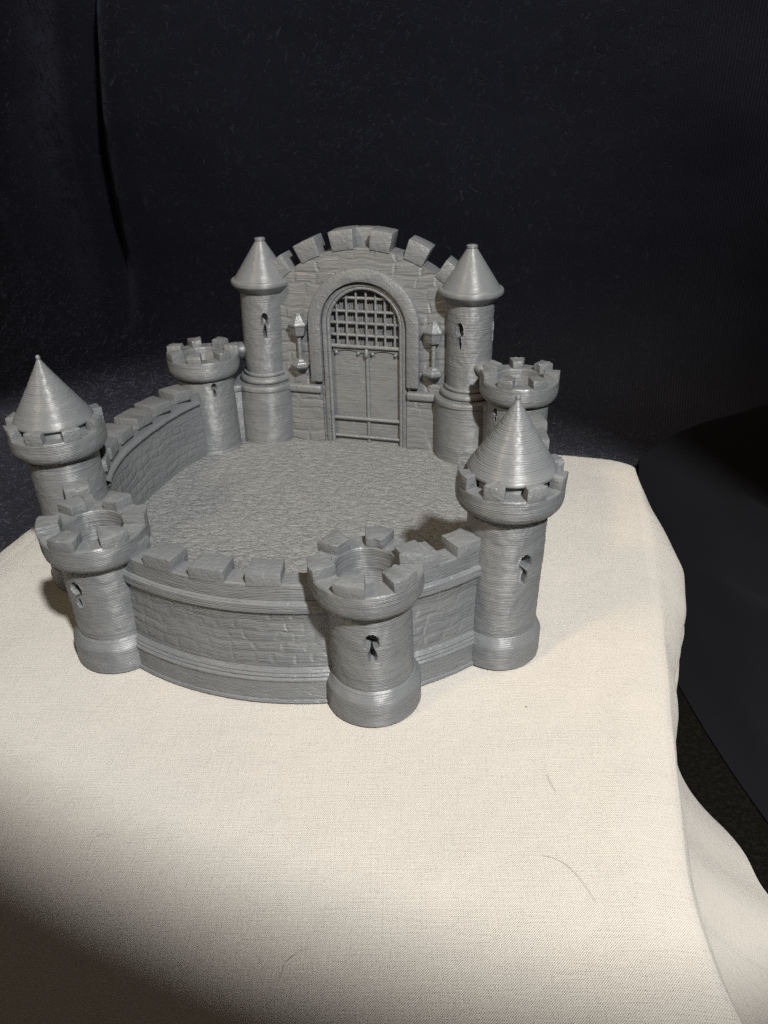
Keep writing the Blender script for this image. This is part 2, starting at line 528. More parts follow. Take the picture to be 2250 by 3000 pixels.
# --- tall front towers with cone roofs
def cone_tower(key, slits, phase, seed):
    Rs, Rc, Rb = .0128, .01722, .0148
    o, sh = tower_shaft('cone_roof_tower', key, Rs, Rb, .0112, .0580, slits, seed, castle)
    zlip, zct, zcb = .0652, .0693, .0562
    parapet(sh, Rs, Rc, 0, zcb, zlip, zct, 8, phase, .5, seed, o, bowl=True)
    # dark hollow under the roof is real: a drum set back behind the merlons, then the cone
    prof = [(.0122, zlip - .0025), (.0122, zct - .0012), (.01395, zct - .0010), (.0141, zct - .0004), (.0138, zct + .0002)]
    ztip = .0906
    N = 170
    for k in range(1, N + 1):
        f = k / N
        prof.append((.0138 * (1 - f) ** 1.06 + .0007 * f, zct + .0002 + (ztip - zct) * f))
    prof += [(.00082, ztip + .0004), (.00078, ztip + .0012), (.0005, ztip + .0017), (.00005, ztip + .0018)]
    sd = seed * 1.37
    fn = lambda t, r, z: (max(.00004, r + (.00006 * math.sin(2 * PI * z / .00064 + .6 * math.sin(t)) + .00009 * pnoise(math.cos(t) * 2.5 + sd, math.sin(t) * 2.5, z * 900, 3)
                                           + .00007 * pnoise(sd, 3.3, z * 2300, 1)) * min(1, r / .003)), z)
    V, F = lathe(prof, ring_thetas(150), fn)
    mesh_obj('cone_roof', [sh(v) for v in V], F, M_CONE, o, angle=50)
    # printed web joining merlon tops to the roof
    bm = bmesh.new()
    for k in range(8):
        a = RAD(phase + 45 * k); h = RAD(45 * .47 / 2)
        sector_bm(bm, .0128, .0160, a - h, a + h, zct - .0016, zct - .00025, 0, .0002, k, sh)
    bm_obj('roof_rim', bm, M_TOP, o)
    tag(o, 'front tower with a pointed cone roof above its battlements')
    return o

cone_tower('E', [], -80, 3)
cone_tower('F', [(-52.5, .0330, .0436, .0021), (5, .0350, .0450, .0018)], -101.7 + 360, 5)

# --- front battlement towers
def crown_tower(key, slits, n, phase, seed, Rs, Rc, Rbore, Rb, zcb, zlip, zct, duty=.53):
    o, sh = tower_shaft('battlement_tower', key, Rs, Rb, .0116, zcb + .0015, slits, seed, castle)
    parapet(sh, Rs, Rc, Rbore, zcb, zlip, zct, n, phase, duty, seed, o)
    return o
crown_tower('G', [(-101, .0262, .0364, .0023)], 6, -93 + 1, 11, .01300, .01690, .0096, .0152, .0419, .0516, .0551)
crown_tower('H', [(-72, .0254, .0353, .0022)], 6, -90.6, 13, .01300, .01690, .0096, .0152, .0419, .0516, .0551)
crown_tower('C', [(-48.3, .0410, .0474, .0013)], 7, -76, 17, .0138, .01755, .0106, .0150, .0490, .0586, .0621, .45)
crown_tower('D', [(-128.4, .0408, .0466, .0013)], 7, -104.5, 19, .0138, .01755, .0106, .0150, .0490, .0586, .0621, .45)

# --- gate turrets
def gate_turret(key, slits, seed):
    Rs = .0106
    sh = Shear(CEN[key], LEAN[key])
    z0, z1 = .0450, .0895
    prof = [(Rs * (1 + .03 * (z - .045) / .045), z) for z in np.linspace(z0, z1, 150)]
    V, F = lathe(prof, ring_thetas(130, [s[0] for s in slits]), slit_fn(slits, seed, Rs))
    o = mesh_obj('gate_turret', [sh(v) for v in V], F, M_TOWER, castle, angle=60)
    p = fillet([(.0100, .0010), (.0158, .0010), (.0158, .0394), (.0164, .0398), (.0164, .0417), (.0158, .0424), (.0105, .0424)], .0005)
    V, F = lathe(densify(p, .0012), ring_thetas(110), lambda t, r, z: (r + .00012 * pnoise(math.cos(t) * 5 + seed, math.sin(t) * 5, z * 300, 2), z))
    mesh_obj('drum_base', [sh(v) for v in V], F, M_TOWER, o)
    p = [(.0105, .0422), (.0131, .0424)]
    for k in range(9):
        a = -PI / 2 + PI * k / 8
        p.append((.0121 + .0013 * math.cos(a), .0440 + .0015 * math.sin(a)))
    p += [(.0112, .0458)]
    for k in range(7):
        a = -PI / 2 + PI * k / 6
        p.append((.0108 + .0007 * math.cos(a), .0469 + .0009 * math.sin(a)))
    p.append((.0100, .0482))
    V, F = lathe(p, ring_thetas(96))
    mesh_obj('base_moulding', [sh(v) for v in V], F, M_TOWER, o)
    zr = .0912
    p = fillet([(.0100, zr - .0048), (.0110, zr - .0047), (.0141, zr - .0016), (.0149, zr - .0006), (.0149, zr + .0010), (.0141, zr + .0017), (.0132, zr + .0018)], .0005)
    for k in range(1, 60):
        f = k / 59
        p.append((.0132 * (1 - f) + .0022 * f, zr + .0018 + (.1098 - zr - .0018) * f))
    p += [(.0025, .1101), (.0025, .1109), (.0021, .1112), (.0001, .1113)]
    sd = seed * .7
    V, F = lathe(p, ring_thetas(120), lambda t, r, z: (r + (.00006 * pnoise(math.cos(t) * 3 + sd, math.sin(t) * 3, z * 900, 3) if r > .003 else 0), z))
    mesh_obj('cone_roof', [sh(v) for v in V], F, M_CONE, o)
    return o
tA = gate_turret('A', [(-65.6, .0662, .0782, .0016)], 23)
tB = gate_turret('B', [(-106, .0668, .0790, .0018), (-4, .0690, .0784, .0014)], 29)

# small corbels sprouting from the turrets beside the rear battlement towers
for (cx, cy) in ((-.0650, .0795), (.0588, .0742)):
    bm = bmesh.new()
    add_lathe(bm, [(.0008, .0522), (.0030, .0545), (.0050, .0572), (.0054, .0582), (.0053, .0592), (.0046, .0600), (.0030, .0606), (.0005, .0608)], 28, (cx, cy, 0))
    bm_obj('corbel', bm, M_TOP, castle, angle=50)

# --- curtain walls, swept along the ring
def sweep_wall(a0, a1, Ro, Ri, ztop, parent, high=True, seed=1, n=None):
    """closed section swept over the angle; Ro/Ri functions of degrees; returns the wall mesh"""
    n = n or max(24, int(abs(a1 - a0) * 1.6))
    # (from outer=0 / inner=1, offset, z)
    sec = [(0, .0005, .0002), (0, .0006, .0007), (0, .0004, .0012), (0, -.0001, .0015), (0, -.0001, .0086), (0, .0003, .0090), (0, .0003, .0096), (0, -.0004, .0101), (0, -.0003, .0107), (0, -.0010, .0112), (0, -.0009, .0118), (0, -.0016, .0123), (0, -.0021, .0130),
           (0, -.0021, .0180), (0, -.0021, .0230), (0, -.0021, .0280), (0, -.0021, .0338),
           (0, -.0018, .0343), (0, -.0008, .0349), (0, -.0006, .0360), (0, -.0008, .0368), (0, -.0007, .0376), (0, -.0012, .0383), (0, -.0020, .0386),
           (0, -.0020, .0410), (0, -.0020, ztop - .0004), (0, -.0024, ztop),
           (1, .0024, ztop), (1, .0020, ztop - .0004), (1, .0020, .0410), (1, .0018, .0404), (1, .0006, .0399), (1, .0002, .0391), (1, .0006, .0382), (1, .0012, .0378), (1, .0018, .0374),
           (1, .0014, .0300), (1, .0008, .0200), (1, .0002, .0105), (1, .0002, .0002)]
    V, F, UV = [], [], []
    m = len(sec)
    s = 0.0; last = None; vlen = [0]
    for q0, q1 in zip(sec[:-1], sec[1:]):
        vlen.append(vlen[-1] + (abs(q1[2] - q0[2]) + abs(q1[1] - q0[1]) if q0[0] == q1[0] else .009))
    for i in range(n + 1):
        a = a0 + (a1 - a0) * i / n
        c, sn = math.cos(RAD(a)), math.sin(RAD(a))
        ro, ri = Ro(a), Ri(a)
        cur = Vector((ro * c, ro * sn))
        if last is not None: s += (cur - last).length
        last = cur
        for (w, off, z) in sec:
            r = (ro if w == 0 else ri) + off
            r += .00010 * pnoise(a * .9, z * 380, seed + w * 9, 2) + .00007 * pnoise(seed, w, z * 2200, 1)
            V.append((r * c, r * sn, z)); UV.append((s, 0))
        for k in range(m):
            UV[i * m + k] = (s, vlen[k])
    for i in range(n):
        for k in range(m):
            k2 = (k + 1) % m
            F.append((i * m + k, i * m + k2, (i + 1) * m + k2, (i + 1) * m + k))
    return mesh_obj('curtain_wall', V, F, M_WALL, parent, angle=32, uvs=UV)

def itp(xs, ys): return lambda a: float(np.interp(a, xs, ys))
RoF = itp([-160, -150, -110, -86, -60, -30, -20], [.0968, .0972, .0990, .1003, .1016, .1012, .1008])
RiF = lambda a: RoF(a) - .0112
RiC = itp([130, 140, 147, 153, 160, 168, 177, 190, 205, 220], [.0925, .0915, .0894, .087, .0844, .0817, .0803, .0798, .0798, .080])
RoC = lambda a: RiC(a) + .0142
RiD = lambda a: RiC(180 - a); RoD = lambda a: RoC(180 - a)
ZW, ZM = .0444, .0482

def wall_merlons(wall, spans, Ro, Ri, o_off, i_off, seed):
    for k, (b0, b1) in enumerate(spans):
        mid = (b0 + b1) / 2
        bm = bmesh.new()
        sector_bm(bm, Ri(mid) + i_off - .0016, Ro(mid) + o_off, RAD(b0 - .25), RAD(b1 + .25), ZW - .0008, ZM + rng.uniform(-.0001, .0003), .00022, .0004, seed + k)
        bm_obj('merlon', bm, M_TOP, wall)

w = sweep_wall(-148, -123.6, RoF, RiF, ZW, castle, seed=41)
wall_merlons(w, [(-147, -139.5), (-135, -128.5)], RoF, RiF, -.0018, .0022, 100)
w = sweep_wall(-111.2, -67.7, RoF, RiF, ZW, castle, seed=42)
wall_merlons(w, [(-111.1, -107.3), (-103.3, -97.3), (-93.2, -86.8), (-82.4, -76.6), (-71.6, -67.8)], RoF, RiF, -.0018, .0022, 110)
w = sweep_wall(-55.3, -33, RoF, RiF, ZW, castle, seed=43)
wall_merlons(w, [(-53.2, -48.2), (-43.9, -36)], RoF, RiF, -.0018, .0022, 120)
w = sweep_wall(147.0, 208, RoC, RiC, ZW + .0004, castle, seed=44)
CM = [(150.6, 156.5), (160.4, 167.3), (170.4, 177.6), (181.5, 188.6), (192, 199), (202, 207)]
wall_merlons(w, CM, RoC, RiC, -.0018, .0022, 130)
w = sweep_wall(-28, 33.0, RoD, RiD, ZW + .0004, castle, seed=45)
wall_merlons(w, [(180 - b, 180 - a) for a, b in CM], RoD, RiD, -.0018, .0022, 140)

# short low walls linking the rear towers with the gate turrets
def link_wall(p, q, th, seed):
    p, q = Vector((*p, 0)), Vector((*q, 0)); d = (q - p); L = d.length; d /= L; nrm = Vector((-d.y, d.x, 0))
    M = Matrix(((d.x, nrm.x, 0, p.x), (d.y, nrm.y, 0, p.y), (0, 0, 1, 0), (0, 0, 0, 1)))
    bm = bmesh.new(); add_box(bm, 0, L, -th / 2, th / 2, .0006, .0392, .0003, lambda v: M @ Vector(v))
    o = bm_obj('curtain_wall', bm, M_TOWER, castle)
    bm = bmesh.new(); add_box(bm, 0, L, -th / 2 - .0008, th / 2 + .0008, .0388, .0421, .0007, lambda v: M @ Vector(v))
    bm_obj('coping', bm, M_TOP, o)
link_wall(CEN['C'], CEN['A'], .010, 1)
link_wall(CEN['D'], CEN['B'], .010, 2)

# --- courtyard floor
pts = []
for a in range(0, 360, 2):
    aa = a if a <= 180 else a - 360
    if 40 <= a <= 140: r = .0835 / math.sin(RAD(a))
    elif a < 40: r = RiD(a) + .004
    elif a <= 210: r = RiC(a) + .004
    else:
        r = RiF(aa) + .004
        if aa > -30: r = RiD(aa) + .004
    pts.append((min(r, .116) * math.cos(RAD(a)), min(r, .116) * math.sin(RAD(a))))
V = [(x, y, .0115) for x, y in pts] + [(x, y, .0006) for x, y in pts] + [(0, 0, .0115), (0, 0, .0006)]
n = len(pts); F = []
for i in range(n):
    j = (i + 1) % n
    F += [(i, j, 2 * n), (j, i, n + i, n + j), (n + j, n + i, 2 * n + 1)]
mesh_obj('courtyard_floor', V, F, M_FLOOR, castle, smooth=False)

# --- gatehouse
Y = .0800
GX = -.0003                     # gate axis
ZA = .0727                      # spring line of the arch
def arc(cx, cz, r, a0, a1, n): return [(cx + r * math.cos(RAD(a0 + (a1 - a0) * k / n)), cz + r * math.sin(RAD(a0 + (a1 - a0) * k / n))) for k in range(n + 1)]
CRX, CRZ, CRR, CRT = -.0007, .0470, .0615, .0698

# wall with the arched opening cut out, built as a strip between opening edge and outline
def gate_wall():
    ri = .0207
    zb = .0010
    def inner(t):          # t 0..1 from left foot over the arch to right foot
        h = ZA - zb; L = 2 * h + PI * ri; s = t * L
        if s < h: return (GX - ri, zb + s)
        if s > L - h: return (GX + ri, zb + L - s)
        a = PI - (s - h) / ri
        return (GX + ri * math.cos(a), ZA + ri * math.sin(a))
    def outer(p):
        # ray from a low centre to the outline
        cx, cz = GX, .060
        dx, dz = p[0] - cx, p[1] - cz
        if p[1] <= .0860 and abs(dx) > .0001 and p[1] < ZA + .004:
            return (-.0450 if dx < 0 else .0425, p[1])
        a = math.atan2(dz, dx)
        for k in range(1, 900):
            r = k * .0001
            x, z = cx + r * math.cos(a), cz + r * math.sin(a)
            if math.hypot(x - CRX, z - CRZ) > CRR or x < -.0450 or x > .0425: return (x, z)
        return (x, z)
    N = 150; R = 10
    V, UV, F = [], [], []
    for i in range(N + 1):
        p = inner(i / N); q = outer(p)
        for k in range(R + 1):
            t = k / R
            x, z = p[0] + (q[0] - p[0]) * t, p[1] + (q[1] - p[1]) * t
            V.append((x, Y + .00012 * pnoise(x * 160, z * 300, 5, 2), z)); UV.append((x, z))
    nf = len(V)
    for i in range(N):
        for k in range(R):
            F.append((i * (R + 1) + k, (i + 1) * (R + 1) + k, (i + 1) * (R + 1) + k + 1, i * (R + 1) + k + 1))
    # back face and rims
    for i in range(nf):
        V.append((V[i][0], Y + .0120, V[i][2])); UV.append(UV[i])
    for i in range(N):
        for k in range(R):
            F.append((nf + i * (R + 1) + k, nf + i * (R + 1) + k + 1, nf + (i + 1) * (R + 1) + k + 1, nf + (i + 1) * (R + 1) + k))
        for k in (0, R):
            a, b = i * (R + 1) + k, (i + 1) * (R + 1) + k
            F.append((a, b, nf + b, nf + a))
    return mesh_obj('gate_wall', V, F, M_GATE, castle, angle=40, uvs=UV)
gw = gate_wall()

# battlements on the arched crest
def crest_block(a0, a1, r0, r1, y0, y1, bev=.0004, name='merlon'):
    out = arc(CRX, CRZ, r1, 90 - a0, 90 - a1, 6) + list(reversed(arc(CRX, CRZ, r0, 90 - a0, 90 - a1, 6)))
    bm = bmesh.new(); extrude_outline(bm, out, y0, y1, bev)
    return bm_obj(name, bm, M_TOP, gw)
for a0, a1 in ((-43.5, -34.3), (-28.4, -19.0), (-13.0, -3.3), (3.6, 12.4), (18.8, 27.6), (34.5, 40.5)):
    crest_block(a0, a1, CRR - .0006, CRT + rng.uniform(-.0002, .0002), Y - .0006, Y + .0114)
crest_block(-12.8, 12.2, CRR - .0008, CRT - .0003, Y + .0062, Y + .0118, name='parapet')

# arch surround: raised band
def band(name, r0, r1, zfoot, y0, y1, bev, parent, mat=M_TOP):
    out = [(GX - r1, zfoot)] + arc(GX, ZA, r1, 180, 0, 40) + [(GX + r1, zfoot), (GX + r0, zfoot)] + arc(GX, ZA, r0, 0, 180, 40) + [(GX - r0, zfoot)]
    bm = bmesh.new(); extrude_outline(bm, out, y0, y1, bev)
    return bm_obj(name, bm, mat, parent)
band('arch_surround', .0212, .0274, .0443, Y - .0034, Y + .0020, .0007, gw)
band('door_frame', .0188, .0209, .0112, Y - .0012, Y + .0050, .0003, gw)
bm = bmesh.new()
path = [(GX - .0180, Y + .0002, .0115)] + [(GX - .0180, Y + .0002, z) for z in np.linspace(.02, ZA, 8)]
path += [(x, Y + .0002, z) for x, z in arc(GX, ZA, .0180, 180, 0, 40)][1:-1]
path += [(GX + .0180, Y + .0002, z) for z in np.linspace(ZA, .0115, 9)]
add_tube(bm, path, .00105, 10)
bm_obj('frame_bead', bm, M_TOP, gw)

# the door: recessed panel, two leaves, rails, mullion, rivets
bm = bmesh.new()
extrude_outline(bm, [(GX - .0196, .0110), (GX - .0196, .0618), (GX + .0196, .0618), (GX + .0196, .0110)], Y + .0022, Y + .0060, 0)
door = bm_obj('door', bm, M_TOWER, gw)
me = door.data
uvl = me.uv_layers.new(name='UVMap')
for lp in me.loops:
    co = me.vertices[lp.vertex_index].co
    uvl.data[lp.index].uv = (co.x * .35, co.z * 1.2)
bm = bmesh.new()
add_tube(bm, [(GX + .0006, Y + .0020, .0118), (GX + .0006, Y + .0019, .0400), (GX + .0006, Y + .0019, .0600)], .0010, 10)
bm_obj('mullion', bm, M_TOP, door)
for z, r in ((.0247, .0010), (.0148, .0008), (.0621, .0010)):
    bm = bmesh.new(); add_tube(bm, [(GX - .0181, Y + .0010, z), (GX, Y + .0010, z), (GX + .0181, Y + .0010, z)], r, 10)
    bm_obj('crossbar', bm, M_TOP, door)
bm = bmesh.new()
sc = [(GX - .0168, .0616), (GX + .0168, .0616)]
for k in range(25):
    x = GX + .0168 - .0336 * k / 24
    u = abs((x - GX))
    sc.append((x, .0589 + .0012 * math.sin(PI * min(1, max(0, (u - .003) / .0125)))))
extrude_outline(bm, sc, Y + .0014, Y + .0030, .0002)
bm_obj('door_rail', bm, M_TOP, door)
for x in (-.0149, -.0036, .0036, .0151):
    bm = bmesh.new(); bmesh.ops.create_uvsphere(bm, u_segments=12, v_segments=8, radius=.00085)
    for v in bm.verts: v.co = Vector((GX + x + v.co.x, Y + .0010 + v.co.y, .0588 + v.co.z))
    bm_obj('rivet', bm, M_TOP, door, angle=80)
bm = bmesh.new(); bmesh.ops.create_uvsphere(bm, u_segments=16, v_segments=10, radius=1)
for v in bm.verts: v.co = Vector((GX + .0006 + v.co.x * .0013, Y + .0006 + v.co.y * .0014, .0590 + v.co.z * .0025))
bm_obj('door_boss', bm, M_TOP, door, angle=80)

# portcullis: grid of bars in the arch head over a recessed panel
bm = bmesh.new()
out = [(GX - .0196, .0612)] + arc(GX, ZA, .0196, 180, 0, 30) + [(GX + .0196, .0612)]
extrude_outline(bm, out, Y + .0046, Y + .0070, 0)
pc = bm_obj('portcullis', bm, M_TOP, gw)
def half_w(z): return .0176 if z < ZA else math.sqrt(max(0, .0174 ** 2 - (z - ZA) ** 2))
for z in (.0674, .0733, .0790, .0853):
    bm = bmesh.new(); h = half_w(z)
    add_tube(bm, [(GX - h, Y + .0022, z), (GX, Y + .0022, z), (GX + h, Y + .0022, z)], .00074, 8)
    bm_obj('crossbar', bm, M_TOP, pc)
for x in (-.0141, -.0092, -.0043, .0006, .0053, .0098, .0146):
    zt = ZA + math.sqrt(max(0, .0170 ** 2 - x * x))
    if abs(x) < .006: zt = min(zt, .0886)
    bm = bmesh.new()
    add_tube(bm, [(GX + x, Y + .0019, .0622), (GX + x, Y + .0019, .0720), (GX + x, Y + .0019, zt)], .00058, 8)
    bm_obj('upright_bar', bm, M_TOP, pc)
    for dx in (.0012, .0024):        # printed ribs on the panel behind
        bm = bmesh.new(); zt2 = ZA + math.sqrt(max(.0001 ** 2, .0172 ** 2 - min(.0170, abs(x + dx)) ** 2))
        add_box(bm, GX + x + dx - .0002, GX + x + dx + .0003, Y + .0041, Y + .0047, .0625, max(.066, zt2), 0)
        bm_obj('panel_rib', bm, M_TOP, pc)

# low flank panels with their coping, left and right of the door
for s, x0, x1 in ((-1, -.0440, -.0226), (1, .0209, .0410)):
    V, F, UV = [], [], []
    nx, nz = 26, 34
    for i in range(nx + 1):
        for k in range(nz + 1):
            x = x0 + (x1 - x0) * i / nx; z = .0010 + .0382 * k / nz
            V.append((x, Y - .0018 + .0001 * pnoise(x * 200, z * 420, 8, 2), z)); UV.append((x, z + .002))
    m = len(V)
    for i in range(nx):
        for k in range(nz):
            a = i * (nz + 1) + k; F.append((a, a + nz + 1, a + nz + 2, a + 1))
    ring = [i * (nz + 1) for i in range(nx + 1)] + [nx * (nz + 1) + k for k in range(1, nz + 1)] + [i * (nz + 1) + nz for i in range(nx - 1, -1, -1)] + [k for k in range(nz - 1, 0, -1)]
    b0 = len(V)
    for r in ring:
        V.append((V[r][0], Y + .0010, V[r][2])); UV.append(UV[r])
    for k in range(len(ring)):
        k2 = (k + 1) % len(ring)
        F.append((ring[k], ring[k2], b0 + k2, b0 + k))
    fp = mesh_obj('flank_panel', V, F, M_GATE, gw, angle=40, uvs=UV)
    bm = bmesh.new()
    add_box(bm, x0, x1, Y - .0036, Y + .0010, .0380, .0421, .0012, None, 3)
    bm_obj('coping', bm, M_TOP, fp)

# lanterns beside the arch
def lantern(x):
    yc = Y - .0022
    bm = bmesh.new()
    add_lathe(bm, [(.0018, .0666), (.0034, .0675), (.0046, .0722), (.0044, .0724)], 6, (x, yc, 0), RAD(30))
    o = bm_obj('lantern', bm, M_TOP, castle, angle=20)
    bm = bmesh.new()
    add_lathe(bm, [(.0050, .0722), (.0051, .0730), (.0021, .0764), (.0019, .0768), (.0018, .0776), (.0012, .0780), (.0002, .0781)], 6, (x, yc, 0), RAD(30))
    bm_obj('lantern_roof', bm, M_TOP, o, angle=20)
    bm = bmesh.new()
    add_lathe(bm, [(.0011 + (.00013 if k % 2 else -.00006), .0545 + .0128 * k / 24) for k in range(25)], 12, (x, yc, 0))
    bm_obj('post', bm, M_TOP, o, angle=60)
    bm = bmesh.new()
    add_lathe(bm, [(.0014, .0500), (.0038, .0508), (.0051, .0521), (.0052, .0532), (.0043, .0535), (.0040, .0541), (.0026, .0545), (.0022, .0553), (.0012, .0556)], 6, (x, yc, 0), RAD(30))
    bm_obj('bracket_base', bm, M_TOP, o, angle=20)
lantern(-.0329); lantern(.0340)

# ------------------------------------------------------------------ white cloth
def ips(xs, ys):
    xs, ys = np.array(xs), np.array(ys)
    def f(v):
        # smooth (catmull) interpolation
        v = float(np.clip(v, xs[0], xs[-1])); i = int(np.clip(np.searchsorted(xs, v) - 1, 0, len(xs) - 2))
        h = xs[i + 1] - xs[i]; t = (v - xs[i]) / h
        def sl(k):
            if k == 0: return (ys[1] - ys[0]) / (xs[1] - xs[0])
            if k == len(xs) - 1: return (ys[-1] - ys[-2]) / (xs[-1] - xs[-2])
            return (ys[k + 1] - ys[k - 1]) / (xs[k + 1] - xs[k - 1])
        m0, m1 = sl(i) * h, sl(i + 1) * h
        return (2 * t ** 3 - 3 * t ** 2 + 1) * ys[i] + (t ** 3 - 2 * t ** 2 + t) * m0 + (-2 * t ** 3 + 3 * t ** 2) * ys[i + 1] + (t ** 3 - t ** 2) * m1
    return f
creaseR = ips([-.60, -.30, -.20, -.167, -.1525, -.134, -.104, -.054, -.013, .028, .061, .1115, .14],
              [.170, .165, .1570, .1490, .1440, .1405, .1400, .1395, .1385, .1368, .1358, .1325, .130])
bulge = ips([-.60, -.2, -.14, -.11, -.085, -.06, -.03, 0, .03, .07, .1115, .14], [.012, .010, .008, .0050, .0045, .0060, .009, .0145, .0200, .0150, .005, .003])
flare = ips([-.60, -.2, -.14, -.1, -.063, -.042, -.026, -.016, -.007, .0, .03, .14], [.050, .056, .060, .056, .047, .041, .031, .018, .005, .001, .0, .0])
ZF = -.100
leftx, backy, fronty = -.1285, .1140, -.55
def cloth():
    ys = list(np.linspace(backy, -.26, 190)) + list(np.linspace(-.27, fronty, 16))
    # sections: left hang, top, right hang.  back hang added as extra rows in front of the list
    tl = np.linspace(0, 1, 14)
    V, UV = [], []
    rows = []
    def section(y, dz=0.0, dy=0.0, shrink=0.0):
        xr = creaseR(y) ; xl = leftx
        row = []
        # left hang (from hem up)
        for t in reversed(tl[1:]):
            a = min(1, t / .18)
            row.append((xl - .005 * math.sin(a * PI / 2) - .012 * t + .002 * math.sin(y * 90) * t, -.005 * (1 - math.cos(a * PI / 2)) - max(0, t - .12) * .108, xl - .11 * t))
        for k in range(131):
            x = xl + (xr - xl) * k / 130
            z = -.00045 + .00022 * pnoise(x * 22, y * 22, 1, 2)
            e = min(x - xl, xr - x)
            if e < .016: z -= .0022 * (1 - e / .016) ** 2
            row.append((x, z, x))
        b, fl = bulge(y), flare(y)
        for t in np.linspace(0, 1, 40)[1:]:
            z = -.0025 - (ZF * -1 - .004) * t ** 1.15
            q = min(1.0, t / .30)
            off = .0018 + b * math.sin(q * PI / 2) * (1 - .25 * max(0, t - .3)) + fl * max(0, (t - .22) / .78) ** 3.2
            fold = .0008 * math.sin(y * 120 + 2.2 * t + 1.4) + .0007 * math.sin(y * 210 - 3 * t) + (.004 * math.exp(-((y + .115 - .05 * t) / .012) ** 2) - .004 * math.exp(-((y + .150 - .05 * t) / .016) ** 2)) * t
            off += fold * min(1, t * 2.2) * (1 if y > -.09 else .6)
            off -= .0040 * math.exp(-((t - .26 - .5 * (.07 - y)) / .035) ** 2) * (1 if -.06 < y < .1 else 0)
            row.append((xr + off, z, xr + .11 * t))
        return row
    m = None
    allrows = []
    # back hang rows
    base = section(backy)
    for t in np.linspace(1, 0, 10)[:-1]:
        a = min(1, t / .2)
        dz = -.004 * (1 - math.cos(a * PI / 2)) - max(0, t - .12) * .105
        dy = .004 * math.sin(a * PI / 2) + .006 * t
        allrows.append([(x, backy + dy, max(ZF + .001, z + dz), u, backy + .11 * t) for x, z, u in base])
    for y in ys:
        allrows.append([(x, y + (.0016 * pnoise(x * 30, 3, 7, 2) if y > .1 else 0), z, u, y) for x, z, u in section(y)])
    m = len(allrows[0])
    for row in allrows:
        for (x, y, z, u, v) in row:
            V.append((x, y, z)); UV.append((u, v))
    F = []
    for i in range(len(allrows) - 1):
        for k in range(m - 1):
            F.append((i * m + k, i * m + k + 1, (i + 1) * m + k + 1, (i + 1) * m + k))
    # lay the weave at an angle to the view
    ca, sa = math.cos(RAD(-14)), math.sin(RAD(-14))
    UV = [(u * ca - v * sa, u * sa + v * ca) for u, v in UV]
    return mesh_obj('tablecloth', V, F, M_CLOTH, None, angle=180, uvs=UV)
tc = cloth()
tag(tc, 'plain white woven cloth draped over a low block under the grey castle', 'tablecloth')

# ------------------------------------------------------------------ black surroundings
def backdrop():
    V, UV, F = [], [], []
    nx, ns = 240, 150
    for i in range(nx + 1):
        x = -.95 + 1.9 * i / nx
        for k in range(ns + 1):
            s = k / ns * 1.05          # along the cloth, from its foot on the floor upwards
            r = .13
            if s < .25:
                f0 = -.10 if x < .09 else (.235 if x > .16 else -.10 + .335 * (x - .09) / .07)
                y, z = f0 + (.385 - f0) * s / .25, ZF + .002
            elif s < .25 + r * PI / 2:
                a = (s - .25) / r; y, z = .385 + r * math.sin(a), ZF + .002 + r * (1 - math.cos(a))
            else: y, z = .385 + r, ZF + .002 + r + (s - .25 - r * PI / 2)
            y = y * .85
            up = max(0.0, min(1.0, (z - ZF) / .25))
            # vertical folds: one sharp groove on the left, softer waves elsewhere
            gx = float(np.interp(z, [-.2, -.042, .12, .239, .4], [-.297, -.349, -.338, -.319, -.285]))
            dgx = x - gx
            y += up * .020 * math.exp(-(dgx / .010) ** 2)
            y -= up * .012 * math.exp(-((dgx - .030) / .022) ** 2) + up * .008 * math.exp(-((dgx + .03) / .03) ** 2)
            g2 = float(np.interp(z, [-.2, -.05, .06, .3], [-.40, -.46, -.50, -.53]))
            y += up * .008 * math.exp(-((x - g2) / .008) ** 2)
            y += up * (.030 * math.sin(x * 10 + 1.3 + z * 2.5) + .013 * math.sin(x * 25 + .4 - z * 3))
            y += .004 * pnoise(x * 7, z * 7, 2, 3)
            V.append((x, y, z)); UV.append((x, s))
    for i in range(nx):
        for k in range(ns):
            a = i * (ns + 1) + k
            F.append((a, a + 1, a + ns + 2, a + ns + 1))
    return mesh_obj('backdrop', V, F, M_BACK, None, angle=180, uvs=UV)
tag(backdrop(), None, None, None, 'structure')

def black_cloth():
    """fabric swept forward over the floor to the right of the block, in broad folds"""
    V, UV, F = [], [], []
    nu, nv = 120, 90
    edge = ips([0, .25, .5, .75, 1.0], [.150, .150, .158, .185, .230])
    for i in range(nu + 1):
        u = i / nu
        for k in range(nv + 1):
            v = k / nv
            x = edge(u) + v * .50
            yb = .285 + .95 * (x - .15)
            y = yb - u * (yb + .09)
            z = ZF + .004
            z += (.040 + .06 * v) * math.exp(-u / .15) * min(1, u / .02)
            z += .020 * math.exp(-((v - .16 - .25 * (1 - u)) / .10) ** 2) * u
            z += .012 * math.exp(-((v - .46 - .1 * u) / .10) ** 2)
            z += .004 * pnoise(x * 9, y * 9, 3, 2) + .009 * max(0, math.sin((x * .75 + y) * 52 + 3 * pnoise(x * 4, y * 4, 9, 2))) ** 2 * min(1, u * 4) * min(1, v * 5)
            if v < .04: z -= .010 * (1 - v / .04)
            V.append((x, y, max(z, ZF + .001))); UV.append((x, y))
    for i in range(nu):
        for k in range(nv):
            a = i * (nv + 1) + k
            F.append((a, a + 1, a + nv + 2, a + nv + 1))
    return mesh_obj('black_cloth', V, F, M_BLACK, None, angle=180, uvs=UV)
tag(black_cloth(), 'black fabric gathered in broad folds on the floor right of the white cloth', 'fabric')

